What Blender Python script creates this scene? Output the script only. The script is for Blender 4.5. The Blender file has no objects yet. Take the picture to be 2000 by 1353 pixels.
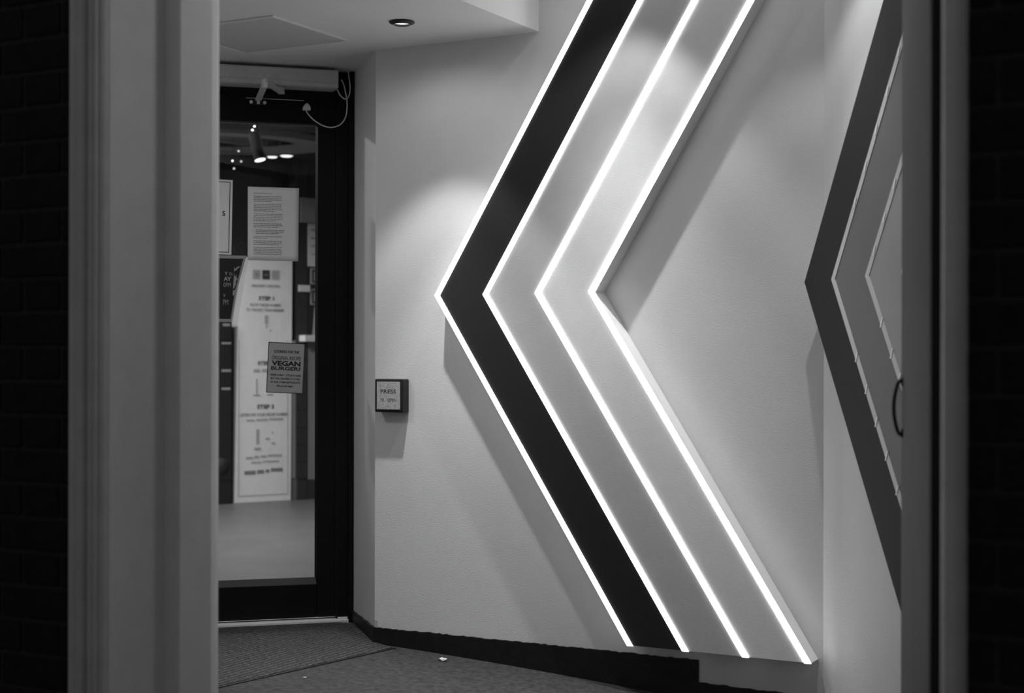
import bpy, bmesh, math, random
from mathutils import Vector, Matrix
random.seed(7)

# ------------------------------------------------------------------ camera, world, exposure
sc = bpy.context.scene
COL = sc.collection
EYE = 1.045
cam_d = bpy.data.cameras.new('camera')
cam = bpy.data.objects.new('camera', cam_d)
COL.objects.link(cam)
cam.location = (0, 0, EYE)
cam.rotation_euler = (Matrix.Rotation(math.radians(90), 4, 'X') @ Matrix.Rotation(math.radians(0.12), 4, 'Z')).to_euler()
cam_d.sensor_width = 36
cam_d.lens = 54
cam_d.shift_y = 0.01475
cam_d.clip_start = 0.05
cam_d.dof.use_dof = True
cam_d.dof.focus_distance = 5.5
cam_d.dof.aperture_fstop = 3.2
sc.camera = cam

wd = bpy.data.worlds.new('night_street')
sc.world = wd
wd.use_nodes = True
wd.node_tree.nodes['Background'].inputs[0].default_value = (1, 1, 1, 1)
wd.node_tree.nodes['Background'].inputs[1].default_value = 0.088

sc.view_settings.view_transform = 'Standard'
sc.view_settings.look = 'None'
sc.view_settings.gamma = 1
sc.view_settings.use_curve_mapping = False
sc.view_settings.exposure = 0.2

SPOT_W = 24.0          # narrow downlights along the back wall
FLOOD_W = 5.5         # added unseen fill lamps nearer the street
LED_E = 6.5            # lit LED strips
SHOP_W = 52.0          # each added shop ceiling panel

# ------------------------------------------------------------------ frames (plan of the place)
class Frame:
    def __init__(s, ox, oy, deg):
        s.a = math.radians(deg)
        s.o = Vector((ox, oy))
        s.d = Vector((math.cos(s.a), math.sin(s.a)))
        s.n = Vector((math.sin(s.a), -math.cos(s.a)))
    def pt(s, u, w=0, z=0):
        p = s.o + s.d*u + s.n*w
        return Vector((p.x, p.y, z))

FD = Frame(-0.6407, 6.2, 16.2)          # glazed shop door
FW = Frame(-0.51256, 5.75904, -28.8)    # back wall with lit chevron
FR = Frame(1.00025, 4.92737, -73.8)     # right wall
FA = Frame(-0.9405, 3.3, -28.8)         # street facade
FK = Frame(-2.038, 11.27, 34.3)         # far wall of the shop
FJ = Frame(-0.6407, 6.2, -73.8)         # return between door and back wall
FL = Frame(0.685, 2.52, 79.0)           # open leaf of the street door
CEIL, CEIL2 = 2.21, 2.60

# ------------------------------------------------------------------ materials
def mat(name, v, rough=0.6, var=0.0, scale=8.0, bump=0.0, bscale=120.0, spec=0.3, metal=0.0, emit=0.0):
    m = bpy.data.materials.new(name)
    m.use_nodes = True
    nt = m.node_tree
    b = nt.nodes['Principled BSDF']
    b.inputs['Base Color'].default_value = (v, v, v, 1)
    b.inputs['Roughness'].default_value = rough
    b.inputs['Specular IOR Level'].default_value = spec
    b.inputs['Metallic'].default_value = metal
    if emit:
        b.inputs['Emission Color'].default_value = (1, 1, 1, 1)
        b.inputs['Emission Strength'].default_value = emit
    if var or bump:
        tc = nt.nodes.new('ShaderNodeTexCoord')
    if var:
        n = nt.nodes.new('ShaderNodeTexNoise')
        n.inputs['Scale'].default_value = scale
        n.inputs['Detail'].default_value = 6
        n.inputs['Roughness'].default_value = 0.62
        nt.links.new(tc.outputs['Object'], n.inputs['Vector'])
        r = nt.nodes.new('ShaderNodeMapRange')
        r.inputs[1].default_value = 0.3
        r.inputs[2].default_value = 0.7
        r.inputs[3].default_value = v*(1-var)
        r.inputs[4].default_value = v*(1+var)
        nt.links.new(n.outputs['Fac'], r.inputs[0])
        nt.links.new(r.outputs[0], b.inputs['Base Color'])
    if bump:
        n2 = nt.nodes.new('ShaderNodeTexNoise')
        n2.inputs['Scale'].default_value = bscale
        n2.inputs['Detail'].default_value = 4
        nt.links.new(tc.outputs['Object'], n2.inputs['Vector'])
        bp = nt.nodes.new('ShaderNodeBump')
        bp.inputs['Strength'].default_value = bump
        bp.inputs['Distance'].default_value = 0.004
        nt.links.new(n2.outputs['Fac'], bp.inputs['Height'])
        nt.links.new(bp.outputs['Normal'], b.inputs['Normal'])
    return m

def mat_wall(name, v):
    """painted plaster with faint scuffs and grubby blotches"""
    m = mat(name, v, 0.55, 0.035, 3.0, 0.25, 260.0, 0.25)
    nt = m.node_tree
    b = nt.nodes['Principled BSDF']
    src = b.inputs['Base Color'].links[0].from_socket
    tc = next(n for n in nt.nodes if n.type == 'TEX_COORD')
    n = nt.nodes.new('ShaderNodeTexNoise'); n.inputs['Scale'].default_value = 9; n.inputs['Detail'].default_value = 8
    n.inputs['Roughness'].default_value = 0.75
    nt.links.new(tc.outputs['Object'], n.inputs['Vector'])
    r = nt.nodes.new('ShaderNodeMapRange')
    r.inputs[1].default_value = 0.66; r.inputs[2].default_value = 0.74
    r.inputs[3].default_value = 1.0; r.inputs[4].default_value = 0.80
    nt.links.new(n.outputs['Fac'], r.inputs[0])
    mm = nt.nodes.new('ShaderNodeMath'); mm.operation = 'MULTIPLY'
    nt.links.new(src, mm.inputs[0]); nt.links.new(r.outputs[0], mm.inputs[1])
    nt.links.new(mm.outputs[0], b.inputs['Base Color'])
    return m

def mat_glass(name, tint=0.92):
    m = bpy.data.materials.new(name)
    m.use_nodes = True
    nt = m.node_tree
    nt.nodes.clear()
    out = nt.nodes.new('ShaderNodeOutputMaterial')
    tr = nt.nodes.new('ShaderNodeBsdfTransparent'); tr.inputs[0].default_value = (tint, tint, tint, 1)
    gl = nt.nodes.new('ShaderNodeBsdfGlossy'); gl.inputs['Roughness'].default_value = 0.01
    fr = nt.nodes.new('ShaderNodeFresnel'); fr.inputs[0].default_value = 1.45
    mx = nt.nodes.new('ShaderNodeMixShader')
    nt.links.new(fr.outputs[0], mx.inputs[0]); nt.links.new(tr.outputs[0], mx.inputs[1]); nt.links.new(gl.outputs[0], mx.inputs[2])
    nt.links.new(mx.outputs[0], out.inputs[0])
    return m

def mat_mat(name):
    """ribbed entrance matting: fine wavy ribs with flecks"""
    m = mat(name, 0.055, 0.95, 0.75, 90.0, 0.0)
    nt = m.node_tree
    b = nt.nodes['Principled BSDF']
    tc = next(n for n in nt.nodes if n.type == 'TEX_COORD')
    w = nt.nodes.new('ShaderNodeTexWave'); w.inputs['Scale'].default_value = 13; w.inputs['Distortion'].default_value = 3.0
    w.inputs['Detail'].default_value = 3; w.inputs['Detail Scale'].default_value = 6
    mp = nt.nodes.new('ShaderNodeMapping'); mp.inputs['Rotation'].default_value = (0, 0, 0.0)
    nt.links.new(tc.outputs['Object'], mp.inputs[0]); nt.links.new(mp.outputs[0], w.inputs['Vector'])
    bp = nt.nodes.new('ShaderNodeBump'); bp.inputs['Strength'].default_value = 1.0; bp.inputs['Distance'].default_value = 0.010
    nt.links.new(w.outputs['Fac'], bp.inputs['Height']); nt.links.new(bp.outputs['Normal'], b.inputs['Normal'])
    src = b.inputs['Base Color'].links[0].from_socket
    r2 = nt.nodes.new('ShaderNodeMapRange'); r2.inputs[3].default_value = 0.55; r2.inputs[4].default_value = 1.45
    nt.links.new(w.outputs['Fac'], r2.inputs[0])
    mm = nt.nodes.new('ShaderNodeMath'); mm.operation = 'MULTIPLY'
    nt.links.new(src, mm.inputs[0]); nt.links.new(r2.outputs[0], mm.inputs[1]); nt.links.new(mm.outputs[0], b.inputs['Base Color'])
    return m

M = {
    'wall': mat_wall('painted_plaster', 0.70),
    'ceil': mat('ceiling_paint', 0.78, 0.7, 0.03, 2.0, 0.15, 200),
    'hatch': mat('hatch_paint', 0.58, 0.6, 0.03, 3.0),
    'skirt': mat('black_skirting_paint', 0.009, 0.5, 0.4, 30, 0.2, 90),
    'floor': mat('worn_dark_floor', 0.037, 0.9, 0.55, 45, 0.7, 260),
    'mat': mat_mat('ribbed_matting'),
    'blackmetal': mat('black_powder_coat', 0.006, 0.6, 0.2, 40, spec=0.15),
    'blackbead': mat('satin_black_bead', 0.020, 0.5, spec=0.3),
    'alu': mat('brushed_aluminium', 0.72, 0.5, 0.08, 60),
    'opgrey': mat('operator_cover_grey', 0.60, 0.5, 0.08, 40),
    'armgrey': mat('operator_arm_metal', 0.55, 0.45, 0.1, 50),
    'cable': mat('grey_cable_sheath', 0.72, 0.5),
    'glass': mat_glass('door_glass', 0.90),
    'paper': mat('white_paper', 0.80, 0.8, 0.02, 20),
    'ink': mat('black_ink', 0.012, 0.7),
    'inkgrey': mat('grey_ink', 0.07, 0.7),
    'inkpale': mat('faint_ink', 0.46, 0.7),
    'inksoft': mat('soft_ink', 0.26, 0.7),
    'inkstep': mat('step_ink', 0.14, 0.7),
    'inkicon': mat('icon_ink', 0.05, 0.7),
    'sticker': mat('grey_sticker', 0.46, 0.6, 0.03, 30),
    'hoursdark': mat('dark_poster_print', 0.022, 0.6, 0.1, 20),
    'hourspale': mat('pale_poster_print', 0.36, 0.6, 0.04, 30),
    'banddark': mat('dark_chevron_paint', 0.018, 0.6, 0.06, 20, 0.1, 200, spec=0.25),
    'bandmid': mat('mid_chevron_paint', 0.54, 0.5, 0.03, 12, 0.1, 200),
    'bandlight': mat('pale_chevron_paint', 0.84, 0.5, 0.03, 12, 0.1, 200),
    'bandmid_dim': mat('dimmed_mid_chevron_paint', 0.17, 0.5, 0.03, 12, 0.1, 200),  # mid chevron paint with the right wall's dimness put into its colour
    'bandlight_dim': mat('dimmed_pale_chevron_paint', 0.36, 0.5, 0.03, 12, 0.1, 200),  # pale chevron paint darkened likewise for the weak grazing light
    'led': mat('lit_led_diffuser', 0.8, 0.5, emit=LED_E),
    'ledoff': mat('unlit_led_diffuser', 0.62, 0.4),
    'tick': mat('white_tick', 0.95, 0.4),
    'bezel': mat('dark_bezel', 0.02, 0.4),
    'lens': mat('lit_lens', 0.8, 0.4, emit=0.9),
    'btnbox': mat('black_plastic', 0.016, 0.4, 0.2, 60),
    'steel': mat('scuffed_steel_plate', 0.42, 0.5, 0.22, 90, 0.2, 300, metal=0.1),
    'brick': mat('dark_brick', 0.010, 0.9, 0.5, 25, 0.6, 90),
    'mortar': mat('mortar', 0.035, 0.95, 0.25, 60, 0.5, 200),
    'trim': mat('grey_painted_timber', 0.84, 0.5, 0.05, 10, 0.1, 150),
    'trimdark': mat('moulding_paint', 0.62, 0.5, 0.08, 14, 0.1, 150),
    'leaf': mat('grey_painted_leaf', 0.17, 0.85, 0.05, 10, 0.1, 150, spec=0.1),
    'handle': mat('black_handle', 0.01, 0.4),
    'shopfloor': mat('shop_floor_vinyl', 0.115, 0.45, 0.12, 3, spec=0.4),
    'shopdark': mat('dark_shop_wall', 0.016, 0.6, 0.3, 6),
    'shopmid': mat('grey_shop_wall', 0.035, 0.6, 0.15, 6),
    'shoppale': mat('pale_shop_wall', 0.30, 0.6, 0.05, 6),
    'shopceil': mat('grey_shop_ceiling', 0.17, 0.8, 0.15, 4),
    'tile': mat('dark_glazed_tile', 0.05, 0.35, 0.2, 30),
    'tilepale': mat('grey_glazed_tile', 0.15, 0.35, 0.15, 30),
    'kiosk': mat('white_board_print', 0.92, 0.6, 0.04, 12),
    'kioskedge': mat('white_board_edge', 0.40, 0.6, 0.05, 12),
    'litwhite': mat('bright_white_card', 0.75, 0.6),
    'bulb': mat('glowing_bulb', 0.8, 0.5, emit=3.0),
    'spotblack': mat('matt_black_spot', 0.006, 0.9, spec=0.05),
    'spotlens': mat('spot_lens', 0.8, 0.5, emit=1.3),
    'panel': mat('added_panel_diffuser', 0.8, 0.5, emit=4.0),
    'tissue': mat('white_tissue', 0.6, 0.9),
    'street': mat('dark_pavement', 0.05, 0.9, 0.3, 10),
}

# ------------------------------------------------------------------ builders
def link(name, me, material, parent=None):
    o = bpy.data.objects.new(name, me)
    COL.objects.link(o)
    if material is not None and me is not None:
        me.materials.append(material)
    if parent is not None:
        o.parent = parent
    return o

def tag(o, label=None, cat=None, group=None, kind=None):
    if label: o['label'] = label
    if cat: o['category'] = cat
    if group: o['group'] = group
    if kind: o['kind'] = kind
    return o

def bm_obj(name, bm, material, parent=None, smooth=False):
    bmesh.ops.recalc_face_normals(bm, faces=bm.faces[:])
    me = bpy.data.meshes.new(name)
    bm.to_mesh(me); bm.free()
    if smooth:
        for p in me.polygons: p.use_smooth = True
    return link(name, me, material, parent)

class T:
    """A thing whose parts are given in a frame's (u, w, z): u along the wall, w out of it towards the room.
    Local axes: x = u, y = -w (into the wall), z up."""
    def __init__(s, name, fr, u=0, w=0, z=0, label=None, cat=None, group=None, kind=None, single=False, tilt=0.0):
        s.fr, s.u, s.w, s.z = fr, u, w, z
        s.single, s.name, s.meta, s.tilt = single, name, (label, cat, group, kind), tilt
        s.root = None
        if not single:
            s.root = bpy.data.objects.new(name, None)
            s.root.empty_display_size = 0.05
            COL.objects.link(s.root)
            s._place(s.root)
    def _place(s, o):
        o.location = s.fr.pt(s.u, s.w, s.z)
        o.rotation_euler = (Matrix.Rotation(s.fr.a, 4, 'Z') @ Matrix.Rotation(math.radians(s.tilt), 4, 'Y')).to_euler()
        tag(o, *s.meta)
    def L(s, u, w, z):
        return Vector((u - s.u, s.w - w, z - s.z))
    def fin(s, name, bm, material, parent=None, smooth=False):
        if s.single and s.root is None:
            o = bm_obj(s.name, bm, material, None, smooth)
            s._place(o); s.root = o
            return o
        return bm_obj(name, bm, material, parent or s.root, smooth)
    def box(s, name, u0, u1, w0, w1, z0, z1, material, parent=None, bev=0.0, seg=2):
        bm = bmesh.new()
        vs = [bm.verts.new(s.L(u, w, z)) for z in (z0, z1) for w in (w0, w1) for u in (u0, u1)]
        for f in ((0,1,3,2), (4,6,7,5), (0,4,5,1), (2,3,7,6), (0,2,6,4), (1,5,7,3)):
            bm.faces.new([vs[i] for i in f])
        if bev:
            bmesh.ops.bevel(bm, geom=bm.edges[:], offset=bev, segments=seg, affect='EDGES', profile=0.6)
        return s.fin(name, bm, material, parent)
    def prism(s, name, poly, w0, w1, material, parent=None, bev=0.0):
        """poly in (u, z), extruded from w0 to w1"""
        bm = bmesh.new()
        a = [bm.verts.new(s.L(u, w0, z)) for u, z in poly]
        b = [bm.verts.new(s.L(u, w1, z)) for u, z in poly]
        n = len(poly)
        bm.faces.new(a); bm.faces.new(b)
        for i in range(n):
            bm.faces.new([a[i], a[(i+1) % n], b[(i+1) % n], b[i]])
        if bev:
            bmesh.ops.bevel(bm, geom=bm.edges[:], offset=bev, segments=1, affect='EDGES')
        return s.fin(name, bm, material, parent)
    def vert(s, name, poly, z0, z1, material, parent=None, smooth=False):
        """poly in (u, w), extruded from z0 to z1"""
        bm = bmesh.new()
        a = [bm.verts.new(s.L(u, w, z0)) for u, w in poly]
        b = [bm.verts.new(s.L(u, w, z1)) for u, w in poly]
        n = len(poly)
        bm.faces.new(a); bm.faces.new(b)
        for i in range(n):
            bm.faces.new([a[i], a[(i+1) % n], b[(i+1) % n], b[i]])
        return s.fin(name, bm, material, parent, smooth)
    def tube(s, name, pts, r, material, parent=None, sides=8, sub=6):
        """smooth tube through (u, w, z) points (Catmull-Rom)"""
        P = [s.L(*p) for p in pts]
        if sub > 1 and len(P) > 2:
            Q = []
            for i in range(len(P)-1):
                p0, p1, p2, p3 = P[max(i-1, 0)], P[i], P[i+1], P[min(i+2, len(P)-1)]
                for k in range(sub):
                    t = k/sub
                    Q.append(0.5*((2*p1) + (p2-p0)*t + (2*p0-5*p1+4*p2-p3)*t*t + (3*p1-p0-3*p2+p3)*t**3))
            Q.append(P[-1]); P = Q
        bm = bmesh.new()
        rings = []
        up = Vector((0.13, 0.9, 0.31)).normalized()
        for i, p in enumerate(P):
            t = (P[min(i+1, len(P)-1)] - P[max(i-1, 0)]).normalized()
            x = t.cross(up)
            if x.length < 1e-4: x = t.cross(Vector((1, 0, 0)))
            x.normalize(); y = t.cross(x)
            rings.append([bm.verts.new(p + (x*math.cos(a) + y*math.sin(a))*r) for a in [2*math.pi*k/sides for k in range(sides)]])
        for a, b in zip(rings, rings[1:]):
            for k in range(sides):
                bm.faces.new([a[k], a[(k+1) % sides], b[(k+1) % sides], b[k]])
        bm.faces.new(rings[0]); bm.faces.new(rings[-1][::-1])
        return s.fin(name, bm, material, parent, True)
    def lathe(s, name, prof, origin, axis, material, parent=None, seg=32, smooth=True):
        """prof: list of (radius, height) along axis from origin (local axes u, w, z)"""
        o = s.L(*origin)
        ax = Vector((axis[0], -axis[1], axis[2])).normalized()
        x = ax.cross(Vector((0, 1, 0.2))).normalized(); y = ax.cross(x)
        bm = bmesh.new()
        rings = []
        for r, h in prof:
            if r < 1e-6:
                rings.append([bm.verts.new(o + ax*h)])
            else:
                rings.append([bm.verts.new(o + ax*h + (x*math.cos(a) + y*math.sin(a))*r) for a in [2*math.pi*k/seg for k in range(seg)]])
        for a, b in zip(rings, rings[1:]):
            for k in range(seg):
                k2 = (k+1) % seg
                if len(a) == 1 and len(b) == 1: continue
                if len(a) == 1: bm.faces.new([a[0], b[k], b[k2]])
                elif len(b) == 1: bm.faces.new([a[k], a[k2], b[0]])
                else: bm.faces.new([a[k], a[k2], b[k2], b[k]])
        return s.fin(name, bm, material, parent, smooth)
    def text(s, name, body, uc, z0, z1, width, w, material, parent=None, bold=0.0, align='C'):
        """flat printed lettering, fitted to a box: centred (or left/right) at uc, between z0 and z1, 'width' wide"""
        cu = bpy.data.curves.new('lettering', 'FONT')
        cu.body = body
        cu.size = 1.0
        cu.offset = bold
        cu.resolution_u = 3
        ob = bpy.data.objects.new('lettering_tmp', cu)
        me = bpy.data.meshes.new_from_object(ob)
        bpy.data.objects.remove(ob)
        xs = [v.co.x for v in me.vertices]; ys = [v.co.y for v in me.vertices]
        x0, x1, y0, y1 = min(xs), max(xs), min(ys), max(ys)
        ul = {'C': uc - width/2, 'L': uc, 'R': uc - width}[align]
        for v in me.vertices:
            u = ul + (v.co.x - x0)/(x1 - x0)*width
            z = z0 + (v.co.y - y0)/(y1 - y0)*(z1 - z0)
            v.co = s.L(u, w, z)
        me.name = name
        return link(name, me, material, parent or s.root)
    def quads(s, name, rects, w, material, parent=None, joined=False):
        """flat print made of little (u0, u1, z0, z1) patches"""
        out = None
        for group in ([rects] if joined else [[r] for r in rects]):
            bm = bmesh.new()
            for u0, u1, z0, z1 in group:
                bm.faces.new([bm.verts.new(s.L(u, w, z)) for u, z in ((u0, z0), (u1, z0), (u1, z1), (u0, z1))])
            out = s.fin(name, bm, material, parent)
        return out

def S(name, fr, u=0, w=0, z=0):        # a piece of the setting made of one mesh
    return T(name, fr, u, w, z, kind='structure', single=True)

# ================================================================== THE SETTING
# ---- vestibule walls
t = S('wall_back', FW)
t.box('', 0.0, 1.7263, -0.12, 0, -0.30, CEIL2 + 0.05, M['wall'])
t = S('wall_right', FR)
t.box('', 0, 3.36, -0.12, 0, -0.45, CEIL2 + 0.05, M['wall'])
t = S('wall_return', FJ)
t.box('', 0.0, 0.4592, -0.11, 0, -0.10, CEIL2 + 0.05, M['wall'])
t = S('wall_left', FD)
t.box('', -3.82, -1.075, -0.15, 0, -0.10, CEIL2 + 0.05, M['wall'])
t = S('wall_header', FD)
t.box('', -1.075, 0.0, -0.15, -0.06, CEIL + 0.005, CEIL2 + 0.05, M['shopdark'])

# ---- ceilings: low one by the door, higher one beyond the bulkhead
t = S('ceiling', FW)
t.vert('', [(0.69, -0.02), (0.69, 2.33), (-3.0, 2.33), (-0.42, -0.40), (-0.30, -0.32), (-0.02, -0.02)], CEIL, CEIL2 + 0.06, M['ceil'])
t = S('ceiling_raised', FW)
t.vert('', [(0.692, -0.02), (1.73, -0.02), (4.08, 2.33), (0.692, 2.33)], CEIL2, CEIL2 + 0.06, M['ceil'])

# ---- floors
def ramp(s):
    if s < -0.15: return -0.0045
    return min(-0.0045, -0.011 - 0.033*s - 0.02*s*s) if s > 0 else -0.0045 - 0.0065*(s + 0.15)/0.15
bm = bmesh.new()
ss = [-3.2, -1.5, -0.6, -0.15] + [i*0.12 for i in range(0, 35)]
cols = []
for s_ in ss:
    z = ramp(min(s_, 2.2)); nmin = -0.75 if s_ < 0.05 else -0.06
    cols.append([bm.verts.new((s_, -nmin, z)), bm.verts.new((s_, -2.6, z)), bm.verts.new((s_, -2.6, z - 0.2)), bm.verts.new((s_, -nmin, z - 0.2))])
for a, b in zip(cols, cols[1:]):
    for k in range(4):
        bm.faces.new([a[k], a[(k+1) % 4], b[(k+1) % 4], b[k]])
bm.faces.new(cols[0]); bm.faces.new(cols[-1])
t = S('floor', FW); t.fin('', bm, M['floor'])
t = S('floor_street', FA)
t.box('', -2.6, 4.4, 0.24 - 0.0, 4.2, -0.60, -0.28, M['street'])
t = S('floor_shop', FD)
t.vert('', [(-3.0, -0.045), (1.3, -0.045), (2.6, -6.6), (-5.2, -6.0)], -0.12, 0.0, M['shopfloor'])

# ---- skirtings with a ragged painted top edge
def ragged(t, u0, u1, zt0, zt1, zb, w, n, mat_):
    bm = bmesh.new()
    cols = []
    for i in range(n+1):
        f = i/n; u = u0 + (u1-u0)*f
        zt = zt0 + (zt1-zt0)*f + random.uniform(-0.0022, 0.0022)*(0 if i in (0, n) else 1)
        b = zb(u)
        cols.append([bm.verts.new(t.L(u, 0.0, b)), bm.verts.new(t.L(u, w, b)), bm.verts.new(t.L(u, w, zt)), bm.verts.new(t.L(u, 0.0, zt))])
    for a, b in zip(cols, cols[1:]):
        for k in range(4):
            bm.faces.new([a[k], a[(k+1) % 4], b[(k+1) % 4], b[k]])
    bm.faces.new(cols[0]); bm.faces.new(cols[-1])
    return bm
t = T('baseboard_back', FW, 0, 0, 0, kind='structure')
t.fin('tall_board', ragged(t, -0.004, 1.300, 0.050, 0.0505, lambda u: -0.14, 0.009, 90, None), M['skirt'])
t.fin('low_board', ragged(t, 1.300, 1.722, -0.0247, -0.030, lambda u: -0.18, 0.009, 30, None), M['skirt'])
t = S('baseboard_return', FJ)
t.fin('', ragged(t, 0.0, 0.466, 0.044, 0.050, lambda u: -0.05, 0.009, 30, None), M['skirt'])
t = S('baseboard_right', FR)
t.fin('', ragged(t, 0.01, 2.8, -0.032, -0.05, lambda u: -0.35, 0.009, 60, None), M['skirt'])
# chipped plaster bead on the arris above the skirting
t = S('trim_1', FW)
bm = ragged(t, 0.002, 0.014, 0.082, 0.074, lambda u: 0.049, 0.0012, 6, None)
t.fin('', bm, M['sticker'])

# ---- ceiling access hatch
t = T('trim_2', FW, -0.21, 0.435, CEIL, kind='structure')
t.box('hatch_panel', -0.436, 0.016, 0.224, 0.646, CEIL - 0.004, CEIL - 0.0005, M['hatch'])
fr_ = [(-0.444, -0.438, 0.216, 0.654), (0.018, 0.024, 0.216, 0.654), (-0.438, 0.018, 0.216, 0.222), (-0.438, 0.018, 0.648, 0.654)]
for a in fr_:
    t.box('hatch_frame', a[0], a[1], a[2], a[3], CEIL - 0.007, CEIL - 0.0005, M['ceil'])

# ---- glazed shop door (hinged leaf in a black frame)
t = T('door_1', FD, -0.53, 0, 0, kind='structure')
t.box('frame_post', -0.066, -0.001, -0.09, 0.0, 0.0, CEIL - 0.001, M['blackmetal'], bev=0.004)
t.box('frame_post', -0.022, -0.0015, 0.0005, 0.022, 0.0, CEIL - 0.001, M['blackmetal'], bev=0.003)
t.box('frame_post', -1.075, -1.012, -0.09, 0.0, 0.0, CEIL - 0.001, M['blackmetal'], bev=0.004)
t.box('frame_head', -1.01, -0.068, -0.09, 0.0, 2.105, CEIL - 0.001, M['blackmetal'], bev=0.004)
leafz0, leafz1 = 0.016, 2.10
t.box('stile', -0.143, -0.069, -0.06, -0.012, leafz0, leafz1, M['blackmetal'], bev=0.003)
t.box('stile', -1.009, -0.935, -0.06, -0.012, leafz0, leafz1, M['blackmetal'], bev=0.003)
t.box('rail', -0.934, -0.144, -0.06, -0.012, 1.996, leafz1, M['blackmetal'], bev=0.003)
t.box('rail', -0.934, -0.144, -0.06, -0.012, leafz0, 0.150, M['blackmetal'], bev=0.003)
t.vert('glazing_bead', [(-0.143, -0.012), (-0.143, -0.034), (-0.150, -0.034)], 0.16, 1.99, M['blackmetal'])
bm = bmesh.new()
pr = [(-0.013, 0.150), (-0.034, 0.150), (-0.034, 0.176), (-0.028, 0.176)]
a = [bm.verts.new(t.L(-0.930, w, z)) for w, z in pr]; b = [bm.verts.new(t.L(-0.146, w, z)) for w, z in pr]
bm.faces.new(a); bm.faces.new(b)
for i in range(4): bm.faces.new([a[i], a[(i+1) % 4], b[(i+1) % 4], b[i]])
t.fin('sill_bead', bm, M['blackbead'])
t.box('glass_pane', -0.937, -0.141, -0.042, -0.036, 0.150, 1.998, M['glass'])
t.box('hinge_strip', -0.0685, -0.0665, -0.03, -0.006, 0.02, 2.09, M['blackbead'])
t.box('corner_seal', -0.062, -0.022, 0.0005, 0.004, 0.010, 0.016, M['alu'])
t = S('trim_3', FD)      # metal threshold
t.box('', -1.05, -0.022, -0.09, 0.030, -0.02, 0.009, M['alu'], bev=0.002)

# ---- shop shell behind the glass
t = S('wall_shop_far', FK)
t.box('', -3.2, 3.4, -0.30, -0.14, 0, 2.72, M['shopdark'])
t = S('wall_shop_left', FD)
t.vert('', [(-3.0, -0.16), (-3.1, -0.16), (-5.1, -6.1), (-5.0, -6.1)], 0, 2.72, M['shopmid'])
t = S('wall_shop_right', FD)
t.vert('', [(1.2, -0.16), (1.3, -0.16), (2.5, -6.9), (2.4, -6.9)], 0, 2.72, M['shopmid'])
t = S('wall_shop_front', FD)
t.box('', 0.12, 1.3, -0.14, -0.05, 0, 2.72, M['shopmid'])
t = S('wall_shop_front_left', FD)
t.box('', -3.82, -1.075, -0.22, -0.151, 0, 2.72, M['shopmid'])
t = S('ceiling_shop', FD)
t.vert('', [(-3.0, -0.152), (1.3, -0.152), (2.6, -6.9), (-5.2, -6.4)], 2.66, 2.74, M['shopceil'])

# ---- street facade: brickwork both sides of the doorway
BR = 0.0749
def brick_wall(name, u0, u1, from_right, zoff, z_top):
    t = T(name, FA, (u0+u1)/2, 0, 0, kind='structure')
    t.box('mortar_bed', u0, u1, -0.10, -0.007, -0.28, z_top, M['mortar'])
    z = zoff
    while z > -0.26: z -= BR
    cache = {}
    row = 0
    while z < z_top - BR:
        z += BR
        row += 1
        seq = [0.036, 0.1025, 0.215, 0.1025, 0.215, 0.215] if row % 2 else [0.215, 0.1025, 0.215, 0.1025, 0.215]
        pos = 0.002
        for Lb in seq:
            Lb_ = min(Lb, (u1-u0) - pos)
            if Lb_ < 0.03: break
            key = round(Lb_, 3)
            if key not in cache:
                bm = bmesh.new()
                bmesh.ops.create_cube(bm, size=1)
                bmesh.ops.scale(bm, vec=(Lb_, 0.05, BR - 0.010), verts=bm.verts[:])
                bmesh.ops.bevel(bm, geom=bm.edges[:], offset=0.003, segments=1, affect='EDGES')
                me = bpy.data.meshes.new('brick'); bm.to_mesh(me); bm.free()
                me.materials.append(M['brick'])
                cache[key] = me
            o = bpy.data.objects.new('brick', cache[key])
            COL.objects.link(o); o.parent = t.root
            uc = (u1 - pos - Lb_/2) if from_right else (u0 + pos + Lb_/2)
            o.location = t.L(uc, -0.026 + random.uniform(-0.0015, 0.0015), z + (BR-0.010)/2 + 0.005)
            pos += Lb_ + 0.010
brick_wall('wall_front_left', -0.70, 0.0, True, 1.1502, 2.42)
brick_wall('wall_front_right', 1.884, 2.60, False, 1.0687, 2.42)
t = S('wall_front_inner', FA)      # masonry behind and beyond the face brick
t.box('', -2.30, 0.0, -0.30, -0.101, -0.28, CEIL2 + 0.06, M['wall'])
t = S('wall_front_inner_right', FA)
t.box('', 1.884, 3.40, -0.30, -0.101, -0.28, CEIL2 + 0.06, M['wall'])
t = S('wall_front_over', FA)
t.box('', 0.0, 1.884, -0.30, -0.02, 2.36, CEIL2 + 0.06, M['wall'])

# ---- street doorway: moulded frame and the open leaf
t = T('door_2', FA, 0.94, 0, -0.28, kind='structure')
zb, zt = -0.279, 2.26
t.vert('architrave', [(0.001, -0.02), (0.001, 0.014), (0.004, 0.020), (0.020, 0.020), (0.022, 0.018), (0.036, 0.020), (0.042, 0.018), (0.0445, 0.006),
                      (0.049, 0.006), (0.052, 0.014), (0.062, 0.015), (0.064, 0.012), (0.072, 0.013), (0.0745, 0.003), (0.0775, 0.003), (0.079, 0.000), (0.081, -0.004), (0.081, -0.02)], zb, zt, M['trimdark'])
t.vert('jamb_lining', [(0.02, -0.021), (0.081, -0.021), (0.081, -0.158), (0.0803, -0.1915), (0.02, -0.1915)], zb, zt, M['trim'])
t.vert('inner_post', [(0.02, -0.192), (0.124, -0.192), (0.126, -0.195), (0.126, -0.300), (0.124, -0.308), (0.119, -0.325), (0.110, -0.345), (0.02, -0.345)], zb, zt, M['trim'])
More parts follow.
